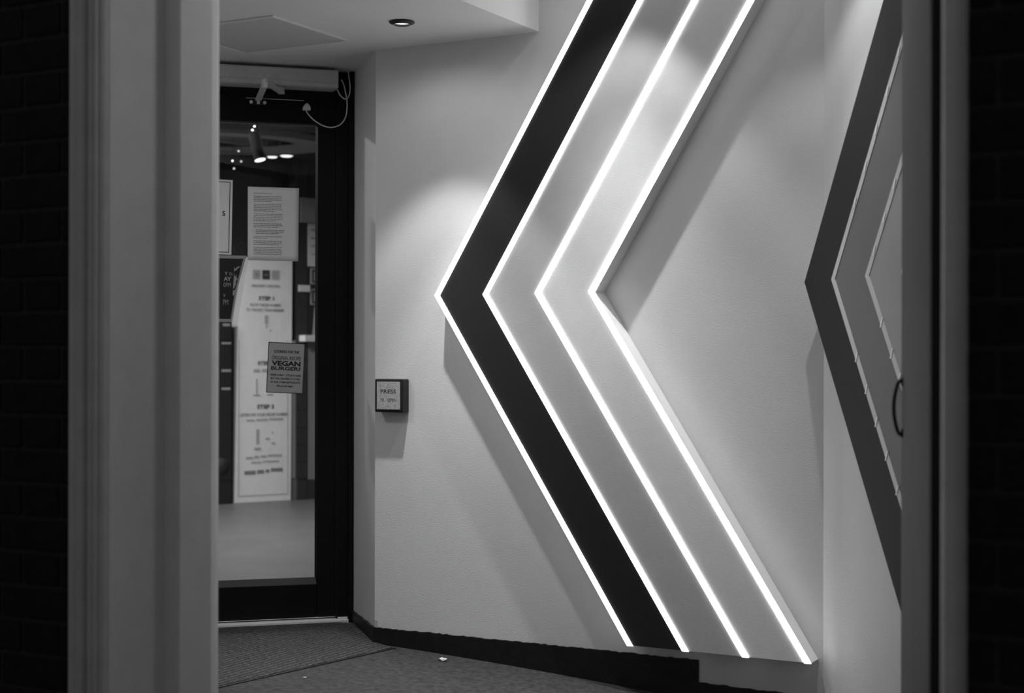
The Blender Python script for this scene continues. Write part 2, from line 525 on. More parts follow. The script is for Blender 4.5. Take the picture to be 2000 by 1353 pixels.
arc = [(1.8625 + 0.0195*math.cos(a), -0.010 + 0.045*math.sin(a)) for a in [math.pi*(1 - k/14) for k in range(15)]]
t.vert('architrave', [(1.843, -0.06)] + arc + [(1.882, -0.06)], zb, zt, M['trimdark'])
t.vert('jamb_lining', [(1.803, -0.26), (1.882, -0.26), (1.882, -0.061), (1.846, -0.061), (1.846, -0.21), (1.803, -0.21)][::-1], zb, zt, M['trimdark'])
t.box('frame_head', 0.001, 1.882, -0.19, 0.02, zt + 0.001, 2.36, M['trimdark'], bev=0.004)
# the leaf, opened into the vestibule
lf = T('leaf_tmp', FL, 0, 0, 0)
leaf = lf.box('leaf', 0.004, 0.794, 0.0, 0.044, -0.26, 2.24, M['leaf'], bev=0.003)
lf.box('hinge_gap_shade', -0.004, 0.0035, 0.0015, 0.0445, -0.255, 2.235, M['handle'], parent=leaf)  # black strip over the leaf end, standing in for shade in the gap
bow = lf.tube('pull_handle', [(0.735, 0.001, 1.010), (0.735, -0.010, 1.002), (0.735, -0.017, 0.975), (0.735, -0.019, 0.950), (0.735, -0.017, 0.925), (0.735, -0.010, 0.898), (0.735, 0.001, 0.890)], 0.0042, M['handle'], parent=leaf)
for u_ in (1.004, 0.896):
    lf.lathe('handle_rose', [(0.0, 0.0), (0.010, 0.0), (0.010, 0.004), (0.0, 0.004)], (0.735, -0.0001, u_), (0, -1, 0), M['handle'], parent=leaf, seg=16)
bpy.context.view_layer.update()
mw = leaf.matrix_world.copy()
leaf.parent = t.root
leaf.matrix_parent_inverse = t.root.matrix_world.inverted()
leaf.matrix_basis = mw
bpy.data.objects.remove(lf.root)

# ================================================================== LIT CHEVRON ON THE BACK WALL
AX, AZ, KU, KL = 0.3103, 1.2826, 0.611, 0.640     # left apex and the leans of the upper and lower arms
ZB, ZT, TH = 0.092, 2.50, 0.080
def band(u0, u1, zb, zt, az=AZ, ku=KU, kl=KL):
    """chevron outline between apex positions u0 and u1"""
    return [(u0, az), (u0 + ku*(zt-az), zt), (u1 + ku*(zt-az), zt), (u1, az), (u1 + kl*(az-zb), zb), (u0 + kl*(az-zb), zb)]
apx = [0.3103, 0.5104, 0.7195, 0.9275]
SW = 0.0215
t = T('chevron_panel', FW, 1.0, 0, ZB, 'large boxed-out chevron lined with four glowing light strips on back wall', 'wall sign')
for i, mname in enumerate(('banddark', 'bandmid', 'bandlight')):
    t.prism('colour_band', band(apx[i] + SW + 0.0003, apx[i+1] - 0.0003, ZB, ZT), 0.001, TH, M[mname])
for a_ in apx:
    s_ = t.prism('strip_channel', band(a_, a_ + SW, ZB, ZT), 0.001, TH - 0.004, M['bandlight'])
    d_ = t.prism('light_strip', band(a_ + 0.0004, a_ + SW - 0.0004, ZB - 0.002, ZT), TH - 0.004, TH + 0.0030, M['led'], parent=s_)

# ================================================================== UNLIT CHEVRON ON THE RIGHT WALL
apr = [0.0211, 0.2014, 0.4087, 0.6100]
KR = 0.62
AZR = 1.299
t = T('chevron_panel', FR, 0.7, 0, ZB, 'unlit dark-edged chevron on right wall, cut off by open door', 'wall sign')
SWR = 0.023
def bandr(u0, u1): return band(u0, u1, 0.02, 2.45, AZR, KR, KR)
for i, mname in enumerate(('banddark', 'bandmid_dim', 'bandlight_dim')):
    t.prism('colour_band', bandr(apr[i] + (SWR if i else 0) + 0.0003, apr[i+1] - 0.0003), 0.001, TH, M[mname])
tick_me = None
def tick(t, u, w, z, lean, parent=None):
    global tick_me
    if tick_me is None:
        bm = bmesh.new()
        vs = [bm.verts.new(v) for v in ((-0.0085, 0, -0.014), (-0.0015, 0, -0.014), (0.0085, 0, 0.014), (0.0015, 0, 0.014),
                                        (-0.0085, -0.0012, -0.014), (-0.0015, -0.0012, -0.014), (0.0085, -0.0012, 0.014), (0.0015, -0.0012, 0.014))]
        for f in ((0,1,2,3), (4,7,6,5), (0,4,5,1), (1,5,6,2), (2,6,7,3), (3,7,4,0)): bm.faces.new([vs[k] for k in f])
        tick_me = bpy.data.meshes.new('strip_tick'); bm.to_mesh(tick_me); bm.free(); tick_me.materials.append(M['tick'])
    o = bpy.data.objects.new('strip_tick', tick_me); COL.objects.link(o)
    o.parent = parent or t.root
    o.location = t.L(u, w, z)
    return o
for i, a_ in enumerate(apr[1:]):
    d_ = t.prism('light_strip', bandr(a_, a_ + SWR), 0.001, TH + 0.0015, M['ledoff'])
    zs = [1.92 - 0.1*k for k in range(-2, 5)] + [1.06 - 0.094*k for k in range(6)]
    if i == 1: zs = [1.55, 1.46, 1.37, 1.16, 1.07, 1.00, 1.66, 1.76, 0.91]
    for z in zs:
        u = a_ + SWR*0.5 + KR*abs(z - AZR)
        tick(t, u, TH + 0.0018, z, 0, d_)
for z in (0.862, 0.772, 0.680, 0.582):
    tick(t, apr[0] + KR*(AZR - z) - 0.004, 0.070, z, 0)

# ================================================================== DOWNLIGHTS OF THE VESTIBULE
def downlight(s_, n_, zc, label, power=None, core=2.6, cone=79, blend=0.42):
    t = T('downlight', FW, s_, n_, zc, label, 'light', 'recessed downlights of the entrance lobby')
    t.lathe('bezel', [(0.030, -0.012), (0.030, -0.001), (0.041, -0.001), (0.0435, -0.003), (0.0435, -0.0045), (0.040, -0.007), (0.032, -0.007), (0.030, -0.012)], (s_, n_, zc), (0, 0, 1), M['bezel'])
    t.lathe('lens', [(0.0, -0.004), (0.0297, -0.004), (0.0297, -0.001), (0.0, -0.001)], (s_, n_, zc), (0, 0, 1), M['lens'])
    ld = bpy.data.lights.new('downlight_beam', 'SPOT')
    ld.energy = power or SPOT_W
    ld.spot_size = math.radians(cone)
    ld.spot_blend = blend
    ld.shadow_soft_size = 0.018
    lo = bpy.data.objects.new('downlight_beam', ld); COL.objects.link(lo)
    lo.parent = t.root; lo.location = (0, 0, -0.030)
    if power is None or cone < 100:
        # centre of the beam is stronger, and a little light spills wide of it
        for nm, f, c in (('downlight_core', core, 54), ('downlight_spill', 0.075, 172)):
            l2 = bpy.data.lights.new(nm, 'SPOT'); l2.energy = (power or SPOT_W)*f
            l2.spot_size = math.radians(c); l2.spot_blend = 1.0 if c < 90 else 0.5; l2.shadow_soft_size = 0.018
            o2 = bpy.data.objects.new(nm, l2); COL.objects.link(o2)
            o2.parent = t.root; o2.location = (0, 0, -0.030)
    return t
downlight(0.353, 0.367, CEIL, 'small round downlight with dark rim in low ceiling', SPOT_W*0.95, 3.4)
downlight(1.070, 0.400, CEIL2, 'round downlight in raised ceiling above lit chevron', SPOT_W*0.80, 4.4)
downlight(1.780, 0.423, CEIL2, 'round downlight in raised ceiling by corner of right wall', SPOT_W*0.40, 3.2)

def fill_lamp(s_, n_, zc, label, power):  # unseen lamps added to lift the general brightness of the lobby
    t = T('added_fill_lamp', FW, s_, n_, zc, label, 'light', 'added unseen fill lamps near the street')
    t.lathe('fill_lamp_base', [(0.0, -0.001), (0.175, -0.001), (0.180, -0.008), (0.180, -0.030), (0.172, -0.034), (0.168, -0.030), (0.0, -0.030)], (s_, n_, zc), (0, 0, 1), M['trim'])
    t.lathe('fill_lamp_diffuser', [(0.0, -0.052), (0.08, -0.050), (0.14, -0.043), (0.166, -0.0305), (0.0, -0.0305)], (s_, n_, zc), (0, 0, 1), M['lens'])
    ld = bpy.data.lights.new('fill_light', 'AREA'); ld.shape = 'DISK'; ld.size = 0.33; ld.energy = power
    lo = bpy.data.objects.new('fill_light', ld); COL.objects.link(lo)
    lo.parent = t.root; lo.location = (0, 0, -0.060)
fill_lamp(-0.55, 1.35, CEIL, 'added round fill lamp on low ceiling between glazed door and street', FLOOD_W)
fill_lamp(1.75, 1.60, CEIL2, 'added round fill lamp on raised ceiling above the open street door', FLOOD_W*0.5)

# ================================================================== PUSH PAD
t = T('door_push_pad', FW, 0.09, 0, 0.918, 'square steel door push pad in black box reading PRESS TO OPEN', 'push button')
t.box('back_box', 0.0265, 0.1515, 0.0005, 0.044, 0.8565, 0.980, M['btnbox'], bev=0.006, seg=3)
pl = t.box('steel_plate', 0.0375, 0.1400, 0.0441, 0.0460, 0.8670, 0.9695, M['steel'], bev=0.0012)
W_ = 0.0463
cx_ = 0.0885
t.text('lettering', 'PRESS', cx_, 0.9265, 0.9415, 0.068, W_, M['inkgrey'], pl, bold=0.012)
t.text('lettering', 'TO', 0.0615, 0.8965, 0.9080, 0.0165, W_, M['inkgrey'], pl, bold=0.008)
t.text('lettering', 'OPEN', 0.1045, 0.8965, 0.9080, 0.0370, W_, M['inkgrey'], pl, bold=0.004)
for z_ in (0.9590, 0.8790):
    t.lathe('screw', [(0.0, 0.0), (0.0016, 0.0), (0.0016, 0.0006), (0.0, 0.0006)], (cx_, 0.0461, z_), (0, 1, 0), M['ink'], pl, seg=10)

# ================================================================== DOOR OPERATOR AND CABLES
t = T('door_operator', FD, -0.5, 0, 2.12, 'grey automatic door operator with folding arm above glazed door', 'door closer')
bm = bmesh.new()
prof = [(0.001, 2.197), (0.098, 2.197), (0.104, 2.191), (0.104, 2.150), (0.100, 2.146), (0.102, 2.142), (0.092, 2.130), (0.080, 2.127), (0.001, 2.127)]
a = [bm.verts.new(t.L(-0.96, w, z)) for w, z in prof]; b = [bm.verts.new(t.L(-0.086, w, z)) for w, z in prof]
bm.faces.new(a); bm.faces.new(b)
for i in range(len(prof)): bm.faces.new([a[i], a[(i+1) % len(prof)], b[(i+1) % len(prof)], b[i]])
t.fin('cover', bm, M['opgrey'])
t.box('end_cap', -0.0858, -0.080, 0.001, 0.102, 2.128, 2.196, M['opgrey'], bev=0.002)
t.lathe('spindle', [(0.0, 0), (0.013, 0), (0.013, 0.030), (0.0, 0.030)], (-0.302, 0.070, 2.0965), (0, 0, 1), M['armgrey'], seg=20)
def bar(t, name, p, q, width, thick, m, parent=None):
    P, Q = t.L(*p), t.L(*q)
    d = (Q-P).normalized(); up = Vector((0, 0, 1)); sd = d.cross(up).normalized(); nu = sd.cross(d)
    bm = bmesh.new(); vs = []
    for c in (P - d*0.008, Q + d*0.008):
        for a_, b_ in ((-1, -1), (1, -1), (1, 1), (-1, 1)): vs.append(bm.verts.new(c + sd*a_*width/2 + nu*b_*thick/2))
    for f in ((0,1,2,3), (4,7,6,5), (0,4,5,1), (1,5,6,2), (2,6,7,3), (3,7,4,0)): bm.faces.new([vs[k] for k in f])
    bmesh.ops.bevel(bm, geom=bm.edges[:], offset=0.0022, segments=1, affect='EDGES')
    return t.fin(name, bm, m, parent)
bar(t, 'main_arm', (-0.302, 0.070, 2.104), (-0.388, 0.240, 2.112), 0.026, 0.012, M['armgrey'])
bar(t, 'fore_arm', (-0.388, 0.240, 2.097), (-0.386, 0.030, 2.078), 0.024, 0.010, M['armgrey'])
t.lathe('elbow_pin', [(0.0, 0), (0.011, 0), (0.0125, 0.003), (0.0125, 0.030), (0.010, 0.034), (0.0, 0.034)], (-0.388, 0.240, 2.088), (0, 0, 1), M['alu'], seg=20)
sh = t.box('door_shoe', -0.418, -0.352, -0.011, 0.006, 2.060, 2.080, M['blackbead'], bev=0.002)
for u_ in (-0.412, -0.359):
    t.lathe('bolt', [(0.0, 0), (0.007, 0), (0.007, 0.004), (0.004, 0.006), (0.0, 0.006)], (u_, 0.006, 2.070), (0, 1, 0), M['alu'], sh, seg=12)
t.lathe('pivot_bolt', [(0.0, 0), (0.006, 0), (0.006, 0.012), (0.0, 0.012)], (-0.386, 0.028, 2.060), (0, 0, 1), M['alu'], sh, seg=12)
t.box('edge_strip', -0.43, -0.20, -0.0118, -0.010, 2.0875, 2.0895, M['alu'])

t = T('door_loop_cable', FD, -0.1905, -0.012, 2.06, 'grey cable loop hanging from small terminal box on door rail', 'cable')
t.prism('terminal_box', [(-0.206, 2.048), (-0.175, 2.048), (-0.175, 2.060), (-0.183, 2.072), (-0.1905, 2.077), (-0.198, 2.072), (-0.206, 2.060)], -0.0115, 0.010, M['cable'], bev=0.002)
t.tube('cable_sheath', [(-0.1925, 0.002, 2.050), (-0.190, 0.008, 2.038), (-0.168, 0.028, 2.008), (-0.131, 0.030, 1.986), (-0.094, 0.030, 1.980), (-0.059, 0.030, 1.994),
               (-0.0385, 0.030, 2.025), (-0.0325, 0.030, 2.072), (-0.037, 0.030, 2.113), (-0.047, 0.030, 2.154), (-0.0565, 0.028, 2.174)], 0.0026, M['cable'])
t = T('operator_feed_cable', FD, -0.04, 0.03, 2.1, 'thin grey cable looping from operator end up to ceiling', 'cable')
t.tube('cable_sheath', [(-0.0765, 0.042, 2.134), (-0.068, 0.040, 2.118), (-0.0575, 0.038, 2.104), (-0.041, 0.036, 2.095), (-0.0265, 0.034, 2.108), (-0.0205, 0.030, 2.145), (-0.0245, 0.026, 2.182), (-0.0275, 0.024, 2.2085)], 0.0026, M['cable'])
t.lathe('ceiling_gland', [(0.0, 0), (0.006, 0), (0.006, 0.004), (0.0, 0.004)], (-0.0275, 0.024, 2.2055), (0, 0, 1), M['cable'], seg=12)

# ================================================================== NOTICES ON THE GLASS
GW = -0.0355          # just in front of the outer face of the glass
# typed sheet
t = T('typed_notice', FD, -0.318, GW, 1.592, 'white sheet of small typed paragraphs taped to door glass', 'notice')
bm = bmesh.new()
nx, nz = 10, 12
grid = []
for j in range(nz+1):
    row = []
    for i in range(nx+1):
        fu, fz = i/nx, j/nz
        u = -0.4196 + 0.2010*fu + 0.0030*fz*fu
        z = 1.4470 + 0.2925*fz - 0.0018*fu*(1-fz)
        curl = 0.0006 + 0.004*max(0, fu-0.75)*4*max(0, 0.35-fz)*2 + 0.0007*math.sin(fz*7+fu*2)**2
        row.append(bm.verts.new(t.L(u, GW + curl, z)))
    grid.append(row)
for j in range(nz):
    for i in range(nx):
        bm.faces.new([grid[j][i], grid[j][i+1], grid[j+1][i+1], grid[j+1][i]])
sheet = t.fin('sheet', bm, M['paper'], smooth=True)
md = sheet.modifiers.new('paper_thickness', 'SOLIDIFY'); md.thickness = 0.0004; md.offset = -1
rects = []
paras = [(1, 0.62), (4, 0.95), (5, 0.98), (5, 0.97), (3, 0.98), (3, 0.97), (2, 0.99), (3, 0.95), (5, 0.96)]
z = 1.7135
for pi_, (n_, fl) in enumerate(paras):
    for k in range(n_):
        wid = 0.118*(fl if k < n_-1 or n_ == 1 else random.uniform(0.45, 0.95))
        u = -0.3965 + (0.008 if pi_ == 5 else 0)
        end = u + wid
        while u < end - 0.004:
            lw = random.uniform(0.005, 0.017)
            rects.append((u, min(u+lw, end), z, z + (0.0026 if pi_ in (4, 5) else 0.0021)))
            u += lw + 0.0022
        z -= 0.0067
    z -= 0.0052
t.quads('typed_text', rects, GW + 0.0023, M['inksoft'], joined=True)['kind'] = 'stuff'

# bordered notice, mostly behind the door post
t = T('bordered_notice', FD, -0.584, GW, 1.616, 'white notice with thin black border at left edge of door glass', 'notice', tilt=1.0)
t.box('sheet', -0.689, -0.4815, GW, GW + 0.0006, 1.4685, 1.765, M['paper'])
b0 = (-0.681, -0.4905, 1.4765, 1.757)
bw = 0.0028
for nm, r in (('border_line', (b0[0], b0[1], b0[2], b0[2]+bw)), ('border_line', (b0[0], b0[1], b0[3]-bw, b0[3])), ('border_line', (b0[0], b0[0]+bw, b0[2]+bw, b0[3]-bw)), ('border_line', (b0[1]-bw, b0[1], b0[2]+bw, b0[3]-bw))):
    t.quads(nm, [r], GW + 0.0008, M['ink'])
t.text('lettering', 'S', -0.5085, 1.6212, 1.6414, 0.0115, GW + 0.0008, M['ink'], bold=0.03, align='R')

# burger notice
t = T('burger_notice', FD, -0.2688, GW, 1.0177, 'grey notice asking LOOKING FOR THE ORIGINAL RECIPE VEGAN BURGER?', 'notice', tilt=2.6)
u0, u1, z0, z1 = -0.3410, -0.1966, 0.9165, 1.1190
t.box('backing', u0, u1, GW, GW + 0.0010, z0, z1, M['ink'])
t.box('printed_face', u0 + 0.0028, u1 - 0.0006, GW + 0.0012, GW + 0.0020, z0 + 0.0030, z1 - 0.0030, M['sticker'])
uc = -0.2670
wz = GW + 0.0023
def ln(s_, zc, h, wd_, bold, m=M['ink'], du=0.0):
    t.text('lettering', s_, uc + du, zc - h/2, zc + h/2, wd_, wz, m, bold=bold)
zz = lambda f: z1 - f*(z1 - z0)      # f = fraction from the top
ln('LOOKING FOR THE', zz(0.180), 0.0115, 0.0990, 0.030)
ln('ORIGINAL RECIPE', zz(0.305), 0.0150, 0.1160, 0.014, M['inkgrey'])
ln('VEGAN', zz(0.412), 0.0200, 0.1160, 0.040, M['ink'])
ln('BURGER?', zz(0.512), 0.0155, 0.1180, 0.034, M['ink'])
ln("WE'RE SORRY - IT'S NOT HERE", zz(0.645), 0.0078, 0.1240, 0.030)
ln('BUT YOU CAN FIND IT AT ONE', zz(0.716), 0.0078, 0.1160, 0.030)
ln('OF OUR OTHER RESTAURANTS', zz(0.786), 0.0078, 0.1200, 0.030)
ln('kfc.co.uk/vegan', zz(0.862), 0.0090, 0.0650, 0.030)

# opening hours poster with slanted right edge
t = T('opening_hours_sticker', FD, -0.55, GW, 1.33, 'dark opening hours sticker with slanted pale edge at left of glass', 'notice')
t.prism('border', [(-0.70, 1.200), (-0.4815, 1.200), (-0.4610, 1.330), (-0.4245, 1.464), (-0.70, 1.464)], GW, GW + 0.0006, M['hourspale'])
t.prism('dark_print', [(-0.695, 1.212), (-0.4865, 1.212), (-0.4690, 1.325), (-0.4370, 1.4520), (-0.695, 1.4520)], GW + 0.0008, GW + 0.0012, M['hoursdark'])
hw = GW + 0.0015
t.text('lettering', 'Y', -0.4980, 1.3860, 1.3990, 0.0130, hw, M['hourspale'], bold=0.04, align='R')
t.text('lettering', 'TO', -0.4800, 1.3840, 1.3960, 0.0130, hw, M['hourspale'], bold=0.02, align='R')
t.text('lettering', 'AY', -0.4835, 1.3630, 1.3790, 0.0310, hw, M['hourspale'], bold=0.05, align='R')
t.text('lettering', '0PM', -0.4860, 1.3380, 1.3560, 0.0290, hw, M['hourspale'], bold=0.0, align='R')
t.text('lettering', 'Y', -0.5060, 1.2980, 1.3100, 0.0110, hw, M['hourspale'], bold=0.02, align='R')
t.text('lettering', 'PM', -0.4960, 1.2680, 1.2890, 0.0200, hw, M['hourspale'], bold=0.0, align='R')
def blob(name, pts, m):
    bm = bmesh.new(); bm.faces.new([bm.verts.new(t.L(u, hw, z)) for u, z in pts]); t.fin(name, bm, m)
blob('printed_shape', [(-0.4720, 1.422), (-0.4690, 1.410), (-0.4600, 1.420), (-0.4460, 1.4205), (-0.4560, 1.4150), (-0.4640, 1.4060), (-0.4730, 1.4000)], M['hourspale'])
blob('printed_shape', [(-0.4730, 1.396), (-0.4700, 1.380), (-0.4620, 1.388), (-0.4640, 1.374), (-0.4580, 1.374), (-0.4650, 1.362), (-0.4660, 1.350), (-0.4710, 1.336), (-0.4770, 1.330), (-0.4755, 1.360)], M['hourspale'])
blob('printed_shape', [(-0.4770, 1.326), (-0.4640, 1.328), (-0.4700, 1.314), (-0.4760, 1.302), (-0.4790, 1.312)], M['hourspale'])

# ================================================================== FLOOR THINGS
def on_ramp(s_): return ramp(s_)
t = T('entrance_mat', FW, -0.5, 0.3, -0.004, 'worn ribbed entrance mat in front of glazed door', 'mat', single=True)
poly = [(0.108, 0.045), (-0.002, 0.900), (-0.06, 1.30), (-1.75, 1.16), (-0.355, -0.255), (-0.26, -0.275), (-0.015, -0.005)]
bm = bmesh.new()
def lerp(a, b, f): return (a[0]+(b[0]-a[0])*f, a[1]+(b[1]-a[1])*f)
top = [bm.verts.new(t.L(s_, n_, on_ramp(s_) + 0.005)) for s_, n_ in poly]
bot = [bm.verts.new(t.L(s_, n_, on_ramp(s_) + 0.0003)) for s_, n_ in poly]
bm.faces.new(top); bm.faces.new(bot)
for i in range(len(poly)): bm.faces.new([top[i], top[(i+1) % len(poly)], bot[(i+1) % len(poly)], bot[i]])
t.fin('', bm, M['mat'])
t = S('trim_4', FW)      # metal edging between matting and ramp
bm = bmesh.new()
e = [(0.119, 0.035), (0.006, 0.905), (-0.05, 1.31)]
rows = []
for s_, n_ in e:
    rows.append([bm.verts.new(t.L(s_ - 0.011, n_, on_ramp(s_) + 0.0035)), bm.verts.new(t.L(s_, n_, on_ramp(s_) + 0.0035)), bm.verts.new(t.L(s_, n_, on_ramp(s_) - 0.002)), bm.verts.new(t.L(s_ - 0.011, n_, on_ramp(s_) - 0.002))])
for a, b in zip(rows, rows[1:]):
    for k in range(4): bm.faces.new([a[k], a[(k+1) % 4], b[(k+1) % 4], b[k]])
t.fin('', bm, M['blackbead'])

def scrap(name, s_, n_, r, label, seed, flat=0.45):
    rnd = random.Random(seed)
    z_ = on_ramp(s_)
    t = T(name, FW, s_, n_, z_, label, 'litter', single=True)
    bm = bmesh.new()
    bmesh.ops.create_icosphere(bm, subdivisions=2, radius=r)
    for v in bm.verts:
        f = rnd.uniform(0.6, 1.25)
        v.co = Vector((v.co.x*f*1.25, v.co.y*f, v.co.z*f*flat))
    mz = min(v.co.z for v in bm.verts)
    for v in bm.verts: v.co.z -= mz - 0.0004
    t.fin('', bm, M['tissue'])
scrap('crumpled_tissue', 0.362, 0.105, 0.0125, 'crumpled white tissue on dark floor near skirting of back wall', 3)
scrap('paper_scrap', -0.395, 0.36, 0.006, 'tiny white scrap on mat just below the door threshold', 5, 0.2)
scrap('paper_scrap', 0.135, 0.62, 0.0055, 'tiny pale scrap on dark floor below the mat edging', 9, 0.2)
scrap('paper_scrap', 0.055, 0.060, 0.006, 'tiny torn scrap at the mat corner under the push pad', 12, 0.25)

# ================================================================== INSIDE THE SHOP
def KT(name, u, z, label, cat, w=0.0, group=None):
    return T(name, FK, u, w, z, label, cat, group)
# delivery instruction board
t = KT('instruction_board', 0.23, 0.0, 'tall white instruction board with three app icons behind the glass', 'sign')
t.prism('board_body', [(0.001, 0.0), (0.461, 0.0), (0.470, 1.815), (0.1186, 1.815), (0.0255, 1.289)], -0.12, -0.003, M['kioskedge'])
t.prism('front_print', [(0.003, 0.002), (0.459, 0.002), (0.468, 1.812), (0.121, 1.812), (0.0275, 1.289)], -0.0028, 0.0, M['kiosk'])
bz = 0.002
t.quads('border_line', [(0.034, 0.436, 0.047, 0.054), (0.034, 0.040, 0.054, 1.20), (0.430, 0.436, 0.054, 1.20)], 0.0015, M['inkpale'])
for (a_, b_, m_) in ((0.1435, 0.207, 'inkpale'), (0.2218, 0.2842, 'inkicon'), (0.2966, 0.361, 'inkpale')):
    ic = t.box('app_icon', a_, b_, 0.0005, bz, 1.651, 1.721, M[m_], bev=0.0006)
t.quads('icon_glyph', [(0.160, 0.192, 1.680, 1.692), (0.170, 0.182, 1.668, 1.704), (0.312, 0.346, 1.694, 1.698), (0.312, 0.346, 1.675, 1.679), (0.240, 0.266, 1.683, 1.688)], bz + 0.001, M['hourspale'])
def kl(body, ua, ub, za, zb_, bold=0.03, m='inksoft'):
    t.text('lettering', body, (ua+ub)/2, za, zb_, ub-ua, bz, M[m], bold=bold)
kl('DELIVERY DRIVERS', 0.1355, 0.368, 1.592, 1.612, 0.03)
kl('STEP 1', 0.1933, 0.318, 1.4954, 1.5266, 0.05, 'inkstep')
kl('SHOW ORDER NUMBER', 0.1235, 0.3767, 1.4509, 1.4719)
kl('TO THE KFC TEAM MEMBER', 0.0909, 0.4021, 1.4132, 1.4334)
kl('STEP 2', 0.1862, 0.3120, 1.0146, 1.0448, 0.05, 'inkstep')
kl('STEP 3', 0.1828, 0.3198, 0.6901, 0.7226, 0.05, 'inkstep')
kl('LISTEN FOR YOUR ORDER NUMBER', 0.0478, 0.4334, 0.636, 0.660)
t.quads('small_print', [(0.0968, 0.165, 0.599, 0.613), (0.175, 0.27, 0.602, 0.616), (0.28, 0.3955, 0.606, 0.620), (0.0933, 0.150, 0.322, 0.338), (0.158, 0.200, 0.326, 0.344), (0.21, 0.26, 0.330, 0.346), (0.27, 0.3835, 0.334, 0.350),
                        (0.1344, 0.22, 0.289, 0.300), (0.228, 0.3626, 0.293, 0.305), (0.153, 0.205, 0.962, 0.985), (0.22, 0.27, 0.965, 0.987)], bz, M['inkpale'])
t.quads('bold_print', [(0.0813, 0.172, 0.207, 0.235), (0.183, 0.240, 0.212, 0.238), (0.252, 0.283, 0.216, 0.240), (0.294, 0.3922, 0.222, 0.248)], bz, M['inksoft'])
t.quads('pictogram', [(0.243, 0.268, 1.320, 1.385), (0.252, 0.262, 1.290, 1.315), (0.283, 0.296, 1.265, 1.280), (0.172, 0.184, 0.800, 0.915), (0.150, 0.206, 0.786, 0.798), (0.262, 0.315, 0.790, 0.802),
                      (0.175, 0.200, 0.430, 0.540), (0.160, 0.215, 0.385, 0.405), (0.300, 0.330, 0.425, 0.440), (0.25, 0.285, 0.46, 0.475), (0.300, 0.312, 0.505, 0.520)], bz, M['inkpale'])

# tiled pier, pale strip and pale wall to the right of the board
t = T('trim_5', FK, 0.54, 0, 0, kind='structure')
t.box('pale_strip', 0.4720, 0.5030, -0.139, -0.01, 0.165, 1.20, M['shoppale'])
t.box('pier_core', 0.5035, 0.5960, -0.139, -0.006, 0.0, 2.60, M['tile'])
z = 0.155
k = 0
while z < 1.20:
    t.box('tile', 0.5045, 0.5950, -0.0055, 0.0, z + 0.002, z + 0.128, M['tile'], bev=0.001)
    z += 0.130; k += 1
t.box('skirting_tile', 0.4720, 0.5090, -0.009, -0.0005, 0.0, 0.160, M['tilepale'])
t.box('skirting_tile', 0.5105, 0.5950, -0.0055, 0.001, 0.0, 0.152, M['tile'])
t = S('wall_shop_pale', FK)
t.box('', 0.5962, 1.6, -0.139, -0.012, 0.15, 1.19, M['shoppale'])
t = S('baseboard_shop', FK)
t.box('', 0.5962, 1.6, -0.139, -0.004, 0.0, 0.149, M['tile'])
t = S('wall_shop_upper', FK)
t.box('', 0.5962, 1.6, -0.139, -0.012, 1.245, 2.60, M['shopmid'])
t = KT('wall_shelf', 0.62, 1.2, 'bright white wall shelf right of the instruction board', 'shelf')
t.box('shelf_board', 0.5254, 1.2, 0.0015, 0.10, 1.192, 1.240, M['litwhite'], bev=0.003)
t.box('shelf_cleat', 0.5962, 1.2, -0.011, 0.001, 1.196, 1.236, M['shoppale'])
t = KT('white_sign_plate', 0.565, 1.59, 'small bright white plate fixed on dark tiled pier', 'sign')
t.box('plate', 0.5170, 0.6140, 0.0005, 0.010, 1.568, 1.618, M['litwhite'], bev=0.002)
t.box('mounting', 0.5300, 0.5950, -0.006, 0.0003, 1.575, 1.610, M['tile'])
t = KT('lit_wall_poster', 0.66, 1.92, 'bright white poster on shop wall beside the door stile', 'poster')
t.box('poster_sheet', 0.6000, 0.78, -0.011, -0.004, 1.762, 2.085, M['litwhite'])
t.quads('poster_print', [(0.625, 0.70, 2.03, 2.045), (0.625, 0.70, 1.97, 1.985), (0.625, 0.69, 1.91, 1.922), (0.625, 0.69, 1.85, 1.86)], -0.0035, M['hourspale'])
for zc_, lab in ((1.688, 'upper small grey framed card below bright white poster'), (1.532, 'lower small grey framed card above the white shelf')):
    t = KT('framed_card', 0.70, zc_, lab, 'picture', group='framed cards on shop wall')
    t.box('frame', 0.6227, 0.78, -0.011, -0.003, zc_ - 0.062, zc_ + 0.062, M['shoppale'], bev=0.002)
    t.box('card', 0.636, 0.767, -0.0028, -0.002, zc_ - 0.048, zc_ + 0.048, M['shopmid'])
    t.quads('card_print', [(0.650, 0.672, zc_ - 0.035, zc_ + 0.035)], -0.0016, M['hourspale'])
t = KT('leaning_panel', 0.70, 1.24, 'grey leaning card standing on white shelf', 'sign')
t.prism('card', [(0.6325, 1.2405), (0.80, 1.2405), (0.80, 1.455), (0.6493, 1.455)], 0.010, 0.016, M['hourspale'])
t.box('foot', 0.66, 0.78, 0.018, 0.045, 1.2405, 1.250, M['shopmid'])
t = KT('menu_fascia', 0.7, 2.18, 'mid-grey fascia board high on shop wall above poster', 'sign')
t.box('fascia_board', 0.5358, 1.3, -0.011, 0.0, 2.09, 2.278, M['hourspale'], bev=0.003)
t.box('fascia_edge', 0.5358, 1.3, 0.0005, 0.004, 2.085, 2.0895, M['shopmid'])
